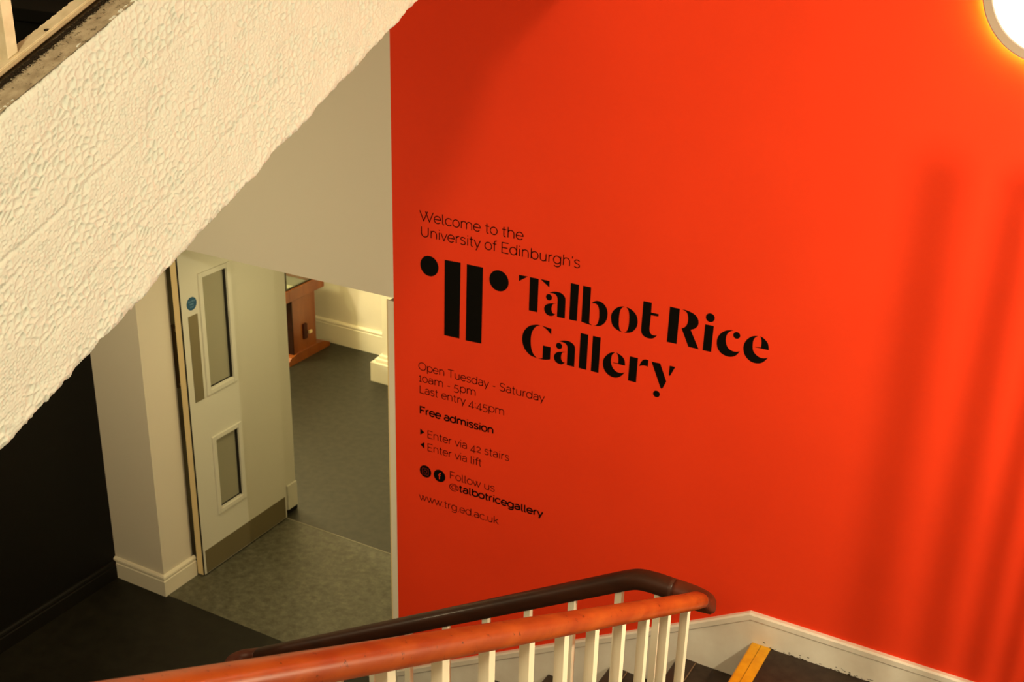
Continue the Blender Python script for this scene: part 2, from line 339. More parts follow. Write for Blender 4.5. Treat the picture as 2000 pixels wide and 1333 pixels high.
# ---------------------------------------------------------------- balustrade of the lower and middle flights
bal = empty('balustrade', (-.84,2.79,ZL), 'white square balusters under a polished wooden handrail that turns back on itself', 'banister')
def rail_prof(wd=.031, h=.050):
    up = [(wd*1.0,-.4*h),(wd*1.04,-.15*h),(wd*1.0,.12*h),(wd*.86,.32*h),(wd*.6,.45*h),(wd*.3,.5*h),(0,.51*h)]
    p = [(wd*.55,-.5*h),(wd*.78,-.49*h),(wd*.82,-.43*h)]+up
    return p+[(-a,b) for a, b in p[::-1] if a > 0]
PR = rail_prof(); PN = rail_prof(.0270,.037)
def PC(t): return [(a*(1-t)+c*t, b*(1-t)+d*t) for (a,b),(c,d) in zip(PN,PR)]
def ztn(y): return -1.284-.541*(y-1.542)-.0250     # rail axis height along the near run
zc = -1.998
near = [(-.835,y,ztn(y)) for y in (-.15,.5,1.0,1.6,2.2,2.55)]
jn = (-.836,2.655,ztn(2.655)+.002)
obj('handrail', sweep(near+[jn],PN), M['mahog'], bal, True, label='orange-brown worn wooden handrail of the near run')
def arc3(pts, n=10):                              # Catmull-Rom through the corner points
    P = [Vector(p) for p in pts]; P = [2*P[0]-P[1]]+P+[2*P[-1]-P[-2]]; out = []
    for i in range(1,len(P)-2):
        for k in range(n):
            t = k/n; a,b,c,e = P[i-1:i+3]
            out.append(.5*((2*b)+(c-a)*t+(2*a-5*b+4*c-e)*t*t+(3*b-a-3*c+e)*t**3))
    return out+[P[-2]]
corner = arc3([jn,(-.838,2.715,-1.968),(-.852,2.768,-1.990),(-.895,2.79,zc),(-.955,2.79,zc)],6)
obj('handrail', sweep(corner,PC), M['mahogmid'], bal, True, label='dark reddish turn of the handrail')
xk = -1.075; sf_ = .585
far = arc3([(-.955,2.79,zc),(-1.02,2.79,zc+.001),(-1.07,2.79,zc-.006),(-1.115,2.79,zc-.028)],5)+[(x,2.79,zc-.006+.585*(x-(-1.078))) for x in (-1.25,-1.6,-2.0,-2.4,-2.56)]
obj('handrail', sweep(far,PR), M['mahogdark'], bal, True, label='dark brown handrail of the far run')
zv = zc-.006+.585*(-2.56+1.078)
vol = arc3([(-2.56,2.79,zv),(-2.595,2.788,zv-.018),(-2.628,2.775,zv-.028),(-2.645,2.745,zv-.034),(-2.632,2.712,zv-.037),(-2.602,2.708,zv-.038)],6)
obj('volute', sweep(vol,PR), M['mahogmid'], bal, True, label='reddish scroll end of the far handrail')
obj('newel_post', bx(-2.630,-2.604,2.715,2.741,ZF,zv-.058,.002), M['gloss'], bal)
proto = None
def baluster(x, y, z0, z1):
    obj('baluster', bx(x-.011,x+.011,y-.011,y+.011,z0,z1,.0012), M['gloss'], bal)
for i in range(-6,10):
    y = 1.181+.1516*i-.011; baluster(-.831,y,-1.9 if y < .4 else ZL+.02+(2.72-y)*.574, ztn(y)-.014)
for x in (-.988-.011,-1.112-.011): baluster(x,2.789,ZL,zc-.024)
for i in range(1,9):
    x = -1.112-.1516*i-.011; z = min(zz for xx, zz in zip(XN,ZN) if xx <= x+.012 or True and xx >= x-.30 and xx <= x+.02) if False else None
    k = max([j for j in range(6) if XN[j] > x] or [0]); zt = ZN[min(k+1,5)] if XN[k] > x else ZN[k]
    baluster(x,2.789,zt-.01,zc-.006+.585*(x+1.078)-.024)
# ---------------------------------------------------------------- upper flight: textured plaster string
XS = -1.9
up = empty('upper_stair_flight', (-2.6,1.4,-1.6), 'upper flight seen side on, its edge covered in rough cream plaster, crossing above the doorway', 'stairs')
def worley(u, v, cell, seed):
    gu, gv = np.floor(u/cell).astype(int), np.floor(v/cell).astype(int)
    f1_ = np.full(u.shape,9.); f2_ = np.full(u.shape,9.); rid = np.zeros(u.shape)
    def h(a,b,s):
        x = (a*374761393+b*668265263+s*1442695041+seed*97531) & 0x7fffffff
        x = ((x ^ (x>>13))*1274126177) & 0x7fffffff
        return ((x ^ (x>>16)) & 0xffff)/65535.
    for i in (-1,0,1):
        for j in (-1,0,1):
            a, b_ = gu+i, gv+j
            du = (a+.08+.84*h(a,b_,1))-u/cell; dv = (b_+.08+.84*h(a,b_,2))-v/cell
            dd = np.sqrt(du*du+dv*dv); q = h(a,b_,3)
            m1 = dd < f1_
            f2_ = np.where(m1,f1_,np.minimum(f2_,dd)); rid = np.where(m1,q,rid); f1_ = np.where(m1,dd,f1_)
    return f1_, f2_, rid
def vnoise(u, v, cell, seed):
    a, b_ = u/cell, v/cell; i, j = np.floor(a).astype(int), np.floor(b_).astype(int); fx, fy = a-i, b_-j
    fx = fx*fx*(3-2*fx); fy = fy*fy*(3-2*fy)
    def h(a,b,s=seed):
        x = (a*374761393+b*668265263+s*1442695041) & 0x7fffffff; x = ((x ^ (x>>13))*1274126177) & 0x7fffffff
        return ((x ^ (x>>16)) & 0xffff)/65535.
    return (h(i,j)*(1-fx)+h(i+1,j)*fx)*(1-fy)+(h(i,j+1)*(1-fx)+h(i+1,j+1)*fx)*fy
def plaster_string():
    y0, y1, st = .66, 3.02, .0025
    ny = int((y1-y0)*math.sqrt(1+.47**2)/st); Y = np.linspace(y0,y1,ny)
    R = .016; H = .60                           # profile: short soft top corner, face, round lower corner, soffit lip
    prof = []                                    # (dx, s(0 top..1 bottom), nx, nz, v, zoff)
    v = 0
    for a in np.linspace(90,0,6)[:-1]: prof.append((XS-.014+.014*math.cos(math.radians(a)),0,math.cos(math.radians(a)),math.sin(math.radians(a)),v,-.014+.014*math.sin(math.radians(a)))); v += .0025
    nf = int(H/st)
    for t in np.linspace(0,1,nf): prof.append((XS,t,1,0,v+t*H,-.014*(1-t)+R*t))
    v += H
    for a in np.linspace(0,-90,8)[1:]: v += .0034; prof.append((XS-R+R*math.cos(math.radians(a)),1,math.cos(math.radians(a)),math.sin(math.radians(a)),v,R+R*math.sin(math.radians(a))))
    for k in range(1,12): v += .006; prof.append((XS-R-k*.012,1,0,-1,v,0))
    P = np.array(prof); n = len(P)
    ztop = -1.184+.4638*Y; zbot = -1.819+.477*Y
    X = np.repeat(P[None,:,0],ny,0); Z = ztop[:,None]*(1-P[None,:,1])+zbot[:,None]*P[None,:,1]+P[None,:,5]
    U = np.repeat((Y*1.105)[:,None],n,1); V = np.repeat(P[None,:,4],ny,0)
    Uw = U+.006*(vnoise(U,V,.03,3)-.5); Vw = V+.006*(vnoise(U,V,.03,4)-.5)
    a1,a2,r1 = worley(Uw/1.3,Vw,.0170,11); b1,b2,r2 = worley(Uw/1.25,Vw,.0088,23)
    mixn = vnoise(U,V,.06,7)
    def ss(x,a,b): t = np.clip((x-a)/(b-a),0,1); return t*t*(3-2*t)
    p1 = ss(a2-a1,.04,.42)*(.25+.75*r1); p2 = ss(b2-b1,.05,.45)*(.15+.85*r2)
    wgt = ss(mixn,.30,.62)
    D = -.0062*p1*wgt-.0036*p2*(1-.75*wgt)
    D += .0035*(vnoise(U,V,.09,9)-.5)+.0010*(vnoise(U,V,.007,19)-.5)
    # long trowel scars running with the slope
    for (vv,ua,ub,dep) in ((.27,1.45,2.0,.004),(.32,1.2,1.62,.003),(.46,1.75,2.6,.004),(.15,2.0,2.7,.0025)):
        cv = vv+.010*(vnoise(U,V*0,.05,31)-.5); D -= dep*np.exp(-((V-cv)/.004)**2)*((U > ua)&(U < ub))
    edge = np.clip((V-(H-.03))/.05,0,1); D += .006*edge*(vnoise(U,V,.035,41)-.5)+.005*edge*(vnoise(U,V,.015,43)-.5)
    D += .007*np.clip(1-V/.02,0,1)*(vnoise(U,V*0,.022,47)-1.0)
    verts = np.stack([X+D*P[None,:,2], np.repeat(Y[:,None],n,1), Z+D*P[None,:,3]],-1).reshape(-1,3)
    idx = np.arange(ny*n).reshape(ny,n)
    F = np.stack([idx[:-1,:-1],idx[:-1,1:],idx[1:,1:],idx[1:,:-1]],-1).reshape(-1,4)
    me = bpy.data.meshes.new('plaster_face'); me.vertices.add(len(verts)); me.vertices.foreach_set('co',verts.ravel())
    me.loops.add(F.size); me.loops.foreach_set('vertex_index',F.ravel()); me.polygons.add(len(F)); me.polygons.foreach_set('loop_start',np.arange(0,F.size,4)); me.polygons.foreach_set('loop_total',np.full(len(F),4))
    me.update(calc_edges=True); me.polygons.foreach_set('use_smooth',np.ones(len(F),bool)); me.materials.append(M['plaster'])
    o = bpy.data.objects.new('plaster_face',me); C.objects.link(o); o.parent = up; o.matrix_parent_inverse = Matrix.Translation(up.location).inverted()
    o['label'] = 'rough pitted cream plaster on the stair edge'
plaster_string()
def zt(y): return -1.184+.4638*y
def zb(y): return -1.819+.477*y
obj('plaster_face', extr([(-.25,zb(-.25)),(-.25,zt(-.25)),(.66,zt(.66)),(.66,zb(.66))],'x',-2.0,XS), M['plaster'], up)
obj('core', extr([(-.25,zb(-.25)+.01),(-.25,zt(-.25)-.014),(3.0,zt(3.0)-.014),(3.0,zb(3.0)+.01)],'x',-2.022,XS-.02), M['cream'], up)
# ledge: dusty top with a scalloped inner edge
lb = bmesh.new(); random.seed(3); N = 100; A = []; B = []; Cc = []; Dd = []
for i in range(N+1):
    y = -.25+3.25*i/N
    A.append(lb.verts.new((XS-.006,y,zt(y)-.0045))); B.append(lb.verts.new((-1.99,y,zt(y)-.0005)))
    Cc.append(lb.verts.new((-2.010,y,zt(y)-.0005))); Dd.append(lb.verts.new((-2.012,y,zt(y)-.10)))
for i in range(N):
    for P_, Q_ in ((A,B),(B,Cc),(Cc,Dd)): lb.faces.new((P_[i],P_[i+1],Q_[i+1],Q_[i]))
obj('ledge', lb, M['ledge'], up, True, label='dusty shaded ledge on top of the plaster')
# dirt drifted along the foot of the rail
dg = bmesh.new(); random.seed(8)
for i in range(4200):
    y = random.uniform(1.3,2.1); e = abs(random.gauss(0,1)); x = -1.979+(.0075+.008*(random.random() > .85))*e; r = random.uniform(.0012,.0046)/(1+.5*e)
    c = (x,y,zt(y)+r*.2); o8 = [dg.verts.new((c[0]+r*p,c[1]+1.5*r*q,c[2]+.5*r*t)) for p, q, t in ((1,.2,0),(.1,1,0),(-1,-.1,0),(0,-1,.1),(0,0,1))]
    for p, q in ((0,1),(1,2),(2,3),(3,0)): dg.faces.new((o8[p],o8[q],o8[4]))
obj('dirt', dg, M['dirt'], up, kind='stuff', label='black grime gathered along the foot of the rail')
# treads of the upper flight (dark, behind the ledge)
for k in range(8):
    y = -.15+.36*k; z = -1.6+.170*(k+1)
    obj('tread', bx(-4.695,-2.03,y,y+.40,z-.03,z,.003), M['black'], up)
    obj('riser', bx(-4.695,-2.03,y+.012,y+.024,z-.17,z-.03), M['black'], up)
obj('soffit', extr([(-.15,-1.84),(-.15,-1.62),(2.95,-.25),(2.95,-.42)],'x',-4.695,-2.03), M['cream'], up)
struct('floor_upper_landing', bx(-4.70,XS,3.02,4.0,-.42,-.24), M['cream'], label='upper landing out of sight above the doorway')
# its metal railing
BALY = 1.593
ur = empty('upper_railing', (-2.03,1.5,zt(1.5)), 'cream painted metal railing with square bars on top of the plaster ledge', 'railing')
rb = extr([(-.2,zt(-.2)+.012),(-.2,zt(-.2)+.026),(2.98,zt(2.98)+.026),(2.98,zt(2.98)+.012)],'x',-1.999,-1.975)
bmesh.ops.bevel(rb, geom=rb.edges[:], offset=.003, segments=2, affect='EDGES')
obj('bottom_rail', rb, M['railmetal'], ur)
fl = bmesh.new(); random.seed(4); N = 1500; R0 = []; R1 = []; R2 = []; R3 = []
for i in range(N+1):
    y = -.2+3.18*i/N; ph = y*165+1.4*math.sin(y*11)+.8*math.sin(y*29)
    s = .0095*abs(math.sin(ph))*(.6+.4*math.sin(y*7))+.002*math.sin(y*17); z = zt(y)+.024
    R0.append(fl.verts.new((-1.998,y,z))); R1.append(fl.verts.new((-2.0125-s,y,z+.001))); R2.append(fl.verts.new((-2.0125-s,y,z-.005))); R3.append(fl.verts.new((-1.998,y,z-.008)))
for i in range(N):
    for P_, Q_ in ((R0,R1),(R1,R2),(R2,R3)): fl.faces.new((P_[i],P_[i+1],Q_[i+1],Q_[i]))
for cx, cy in ((-1.9830,1.6800),(-1.9900,1.4700)):
    obj('paint_chip', bx(cx-.004,cx+.003,cy-.005,cy+.005,zt(cy)+.0240,zt(cy)+.0285,.001), M['dirt'], ur, label='dark chip in the cream paint')
obj('scalloped_edge', fl, M['railmetal'], ur, label='cream edge with a row of small scallops')
obj('top_rail', extr([(-.2,zt(-.2)+.86),(-.2,zt(-.2)+.91),(2.98,zt(2.98)+.91),(2.98,zt(2.98)+.86)],'x',-2.060,-2.0), M['mahogdark'], ur)
for i in range(-11,11):
    y = BALY+.27*i
    if -.15 < y < 2.95: obj('baluster', bx(-2.010,-1.985,y-.0125,y+.0125,zt(y)+.018,zt(y)+.88,.0015), M['railmetal'], ur)

# tall bars added out of view to cast the stripes on the red wall
gg = empty('stripe_bars', (.30,3.3,ZL), 'added thin upright bars, out of view, casting stripes on the red wall', 'grille')
for i in range(11):
    y = 2.875+.088*i; obj('bar', bx(.295,.309,y-.007,y+.007,ZL,-.98,.001), M['gloss'], gg)
obj('bottom_rail', bx(.29,.314,2.78,3.80,ZL+.08,ZL+.11,.002), M['gloss'], gg)
# ---------------------------------------------------------------- display cabinet in the room beyond
cab = empty('display_cabinet', (-5.74,7.0,ZF), 'red-brown wooden display case on trestle legs with a glass top, seen through the doorway', 'cabinet')
def trestle(x):
    b_ = bmesh.new(); box(b_,x-.022,x+.022,6.885,7.175,ZF+.075,-3.42,.004)
    obj('leg_panel', b_, M['cherry'], cab)
    obj('foot', extr([(6.79,ZF),(6.79,ZF+.035),(6.83,ZF+.07),(6.9,ZF+.078),(7.17,ZF+.078),(7.25,ZF+.07),(7.33,ZF+.035),(7.33,ZF)],'x',x-.04,x+.04), M['cherry'], cab)
trestle(-5.74); trestle(-6.9)
obj('leg_edge', bx(-5.775,-5.715,6.873,6.884,ZF+.075,-3.42,.003), M['mahogdark'], cab, label='dark front edge of the leg panel')
st = bmesh.new(); box(st,-6.95,-5.70,7.0,7.045,ZF+.17,ZF+.30,.004); obj('stretcher', st, M['mahogmid'], cab)
wd = bmesh.new(); box(wd,-5.712,-5.695,7.065,7.10,ZF+.20,ZF+.225,.003); obj('wedge', wd, M['lipping'], cab, label='pale peg through the stretcher')
fr = bmesh.new(); box(fr,-7.0,-5.70,6.80,6.84,-3.42,-3.325,.003); box(fr,-7.0,-5.70,7.24,7.28,-3.42,-3.325,.003); box(fr,-5.74,-5.70,6.84,7.24,-3.42,-3.325,.003); box(fr,-7.0,-6.96,6.84,7.24,-3.42,-3.325,.003)
obj('frame', fr, M['cherry'], cab)
obj('base_board', bx(-6.96,-5.74,6.84,7.24,-3.41,-3.385), M['cloth'], cab)
mb = bmesh.new()
for x in (-6.975,-5.725):
    for y in (6.825,7.255): box(mb,x-.008,x+.008,y-.008,y+.008,-3.325,-3.14)
for z in (-3.322,-3.145): box(mb,-6.98,-5.72,6.82,6.833,z-.006,z+.006); box(mb,-6.98,-5.72,7.248,7.26,z-.006,z+.006); box(mb,-5.733,-5.72,6.82,7.26,z-.006,z+.006); box(mb,-6.98,-6.967,6.82,7.26,z-.006,z+.006)
obj('metal_frame', mb, M['cabmetal'], cab, label='dark metal edging of the glass top')
gb = bmesh.new(); box(gb,-5.728,-5.724,6.833,7.248,-3.315,-3.152); box(gb,-6.967,-5.733,6.824,6.828,-3.315,-3.152); box(gb,-6.967,-5.733,6.833,7.248,-3.146,-3.142)
obj('glass_top', gb, M['glass'], cab)
tag(obj('exhibit_card', bx(-6.02,-5.80,6.87,7.06,-3.384,-3.378), M['paper']), 'white card lying inside the display case nearest its front corner', 'card')
tag(obj('exhibit_card', bx(-6.45,-6.12,6.95,7.20,-3.384,-3.378), M['paper']), 'larger pale card lying deeper inside the display case', 'card')
# ---------------------------------------------------------------- round wall lamp
LX, LZ = -.325, -.362
lamp = empty('wall_lamp', (LX,YW,LZ), 'large round white glowing lamp high on the red wall', 'lamp')
obj('backplate', lathe([(.20,3.998),(.20,3.965)],48,'y',(LX,0,LZ)), M['lampmetal'], lamp)
obj('glow_ring', lathe([(.229,3.991),(.229,3.984),(.20,3.984),(.20,3.991)],72,'y',(LX,0,LZ)), M['lamphalo'], lamp, True, label='glowing strip between lamp and wall')
obj('rim', lathe([(.226,3.966),(.232,3.962),(.232,3.925),(.228,3.921),(.206,3.921),(.203,3.924),(.203,3.94)],72,'y',(LX,0,LZ)), M['lampmetal'], lamp, False, label='warm grey metal rim')
obj('diffuser', lathe([(.204,3.932),(.19,3.926),(.15,3.921),(.08,3.917),(0,3.915)],72,'y',(LX,0,LZ)), M['lampwhite'], lamp, True, label='glowing white opal diffuser')
gl = empty('globe_lamp', (.56,2.55,-1.0), 'white globe lamp on the right-hand wall above the stairs', 'lamp')
obj('arm', bx(.66,XRIGHT-.002,2.535,2.565,-1.015,-.985,.004), M['lampmetal'], gl)
obj('cup', lathe([(.05,.665),(.06,.69),(.03,.71)],24,'x',(0,2.55,-1.0)), M['lampmetal'], gl)
# ---------------------------------------------------------------- lettering
def A(cx,cy,rx,ry,a0,a1,n=None):
    n = n or max(4,int(abs(a1-a0)/15)); return [(cx+rx*math.cos(math.radians(a0+(a1-a0)*k/n)),cy+ry*math.sin(math.radians(a0+(a1-a0)*k/n))) for k in range(n+1)]
def L(*v): return [(v[i],v[i+1]) for i in range(0,len(v),2)]
O_ = lambda cx: A(cx,.26,.225,.26,0,360)
SS = lambda w,h: [(w*p,h*q) for p,q in ((.93,.86),(.78,.96),(.5,1.0),(.22,.95),(.08,.8),(.12,.66),(.3,.57),(.55,.52),(.82,.45),(.96,.32),(.93,.15),(.75,.04),(.5,0),(.22,.03),(.04,.14))]
def sh(s, dx, dy=0): return [(a+dx,b+dy) for a,b in s]
G = {
'W':(.98,[L(.02,.71,.29,0,.56,.71),L(.42,.71,.69,0,.96,.71)]),'U':(.70,[L(.10,.71,.10,.26)+A(.345,.26,.245,.26,180,360)+L(.59,.71)]),
'E':(.58,[L(.53,.71,.10,.71,.10,0,.54,0),L(.10,.37,.47,.37)]),'O':(.76,[A(.38,.355,.33,.355,0,360,28)]),'T':(.58,[L(.02,.71,.56,.71),L(.29,.71,.29,0)]),
'S':(.58,[sh(SS(.46,.71),.06)]),'L':(.52,[L(.10,.71,.10,0,.50,0)]),'F':(.55,[L(.52,.71,.10,.71,.10,0),L(.10,.36,.45,.36)]),
'a':(.52,[A(.25,.34,.18,.18,155,0)+L(.43,0),L(.43,.29,.24,.29)+A(.22,.145,.165,.145,90,285)+L(.35,.04,.43,.14)]),
'b':(.59,[L(.09,.72,.09,0),O_(.32)]),'c':(.50,[A(.275,.26,.23,.26,42,318)]),'d':(.59,[L(.50,.72,.50,0),O_(.27)]),
'e':(.54,[L(.05,.27,.49,.27)+A(.27,.26,.225,.26,4,322)]),'f':(.30,[A(.27,.57,.13,.15,75,180)+L(.14,0),L(.03,.50,.27,.50)]),
'g':(.59,[L(.50,.52,.50,.0)+A(.275,.0,.225,.21,0,-145),O_(.27)]),'h':(.57,[L(.09,.72,.09,0),A(.28,.31,.195,.21,170,0)+L(.475,0)]),
'i':(.20,[L(.10,.52,.10,0),L(.10,.72,.10,.65)]),'k':(.49,[L(.09,.72,.09,0),L(.09,.19,.43,.52),L(.20,.30,.46,0)]),
'l':(.24,[L(.09,.72,.09,.09)+A(.17,.09,.08,.09,180,270)+L(.20,.0)]),
'm':(.87,[L(.09,.52,.09,0),A(.265,.32,.175,.20,170,0)+L(.44,0),A(.615,.32,.175,.20,170,0)+L(.79,0)]),
'n':(.57,[L(.09,.52,.09,0),A(.28,.31,.195,.21,170,0)+L(.475,0)]),'o':(.54,[O_(.27)]),'p':(.59,[L(.09,.52,.09,-.21),O_(.32)]),
'r':(.34,[L(.09,.52,.09,0),A(.29,.30,.20,.22,170,88)]),'s':(.44,[sh(SS(.35,.52),.04)]),
't':(.33,[L(.14,.68,.14,.10)+A(.235,.10,.095,.10,180,285),L(.03,.50,.29,.50)]),'u':(.56,[L(.09,.52,.09,.20)+A(.275,.20,.185,.20,180,350),L(.46,.52,.46,0)]),
'v':(.46,[L(.02,.52,.23,0,.44,.52)]),'w':(.72,[L(.02,.52,.22,0,.43,.52),L(.30,.52,.51,0,.70,.52)]),'y':(.46,[L(.02,.52,.235,.0),L(.44,.52,.235,0,.15,-.21)]),
'1':(.30,[L(.05,.45,.17,.52,.17,0),L(.05,0,.28,0)]),'0':(.56,[O_(.28)]),'2':(.48,[A(.22,.36,.17,.16,165,-20)+L(.06,0,.42,0)]),
'4':(.54,[L(.36,-.18,.36,.52,.04,-.02,.50,-.02)]),'5':(.50,[L(.42,.52,.12,.52,.08,.22)+A(.22,.05,.21,.21,115,-140)]),
'-':(.38,[L(.08,.24,.30,.24)]),'.':(.17,[L(.085,-.005,.085,.06)]),':':(.18,[L(.09,0,.09,.07),L(.09,.38,.09,.45)]),"'":(.16,[L(.09,.72,.07,.56)]),
'@':(.86,[A(.43,.26,.20,.19,0,360),A(.43,.24,.38,.36,-60,-360)+L(.81,.24)+A(.72,.16,.09,.10,0,-180)+L(.63,.44)]),' ':(.25,[])}
def ribbon(pl, wd, V, F, y, ox, oz, sx, sz):
    P = [Vector((ox+a*sx,oz+b*sz)) for a, b in pl]; Q = [P[0]]
    for p in P[1:]:
        if (p-Q[-1]).length > 1e-5: Q.append(p)
    closed = (Q[0]-Q[-1]).length < 1e-4
    if closed: Q = Q[:-1]
    n = len(Q); base = len(V)
    for i in range(n):
        a = Q[i-1] if (i or closed) else None; b_ = Q[(i+1)%n] if (i < n-1 or closed) else None
        d0 = (Q[i]-a).normalized() if a is not None else (b_-Q[i]).normalized(); d1 = (b_-Q[i]).normalized() if b_ is not None else d0
        t = d0+d1; t = t.normalized() if t.length > 1e-4 else d1; nn = Vector((-t.y,t.x)); k = min(2.2,1/max(.2,nn.dot(Vector((-d1.y,d1.x)))))
        for s_ in (1,-1): q = Q[i]+nn*s_*wd/2*k; V.append((q.x,y,q.y))
    for i in range(n if closed else n-1):
        a = base+2*i; b_ = base+2*((i+1)%n); F.append((a,a+1,b_+1,b_))
def text_line(s, x0, x1, zb_, cap, wd, m, parent, y=YW-.0012, name='word', bold=None):
    em = cap/.71; tot = sum(G[ch][0] for ch in s); sx = (x1-x0)/(tot-.09); x = x0-.05*sx; V = []; F = []
    for i, ch in enumerate(s+' '):
        if ch == ' ':
            if F: obj(name,(V,F),m,parent)
            V = []; F = []
        w_ = wd if bold is None or (i < len(s) and bold[i]) else wd*.5
        for pl in G[ch][1]: ribbon(pl,w_,V,F,y,x,zb_,sx,em)
        x += G[ch][0]*sx
sign = empty('wall_lettering', (-2.0,YW,-2.1), 'black vinyl lettering and logo on the orange-red wall, welcoming visitors to the gallery', 'sign')
LT = [('Welcome to the',-2.6155,-2.1278,-1.4815,.0425,.0040),('University of Edinburgh\'s',-2.6135,-1.8733,-1.5505,.0430,.0040),
 ('Open Tuesday - Saturday',-2.6275,-2.0067,-2.1665,.036,.0034),('10am - 5pm',-2.6265,-2.3367,-2.2225,.036,.0034),('Last entry 4:45pm',-2.6245,-2.195,-2.2785,.036,.0034),
 ('Free admission',-2.6235,-2.2452,-2.3800,.034,.0069),('Enter via 42 stairs',-2.584,-2.1651,-2.4918,.036,.0034),('Enter via lift',-2.584,-2.3026,-2.5575,.036,.0034),
 ('Follow us',-2.4654,-2.2336,-2.6650,.036,.0034),('www.trg.ed.ac.uk',-2.6277,-2.2114,-2.8245,.036,.0034)]
for s, a, b_, z, cap, wd in LT: text_line(s,a,b_,z,cap,wd,M['ink'],sign)
sH = '@talbotricegallery'; text_line(sH,-2.4662,-1.9937,-2.7180,.034,.0069,M['ink'],sign,bold=[False]+[True]*17)
def poly(pts, V, F, y):
    n = len(pts); b0 = len(V)
    for a, b_ in pts: V.append((a,y,b_))
    F.append(tuple(range(b0,b0+n)))
def smooth_outline(raw, n=5):
    m = len(raw); out = []
    for i in range(m):
        p0, p1, p2, p3 = raw[i-1], raw[i], raw[(i+1)%m], raw[(i+2)%m]
        out.append((p1[0],p1[1]))
        if len(p1) > 2 and len(p2) > 2: continue
        A0 = Vector(p1[:2])*2-Vector(p2[:2]) if len(p1) > 2 else Vector(p0[:2]); A3 = Vector(p2[:2])*2-Vector(p1[:2]) if len(p2) > 2 else Vector(p3[:2])
        B_, C_ = Vector(p1[:2]), Vector(p2[:2])
        for k in range(1,n):
            t = k/n; q = .5*((2*B_)+(C_-A0)*t+(2*A0-5*B_+4*C_-A3)*t*t+(3*B_-A0-3*C_+A3)*t**3); out.append((q.x,q.y))
    return out
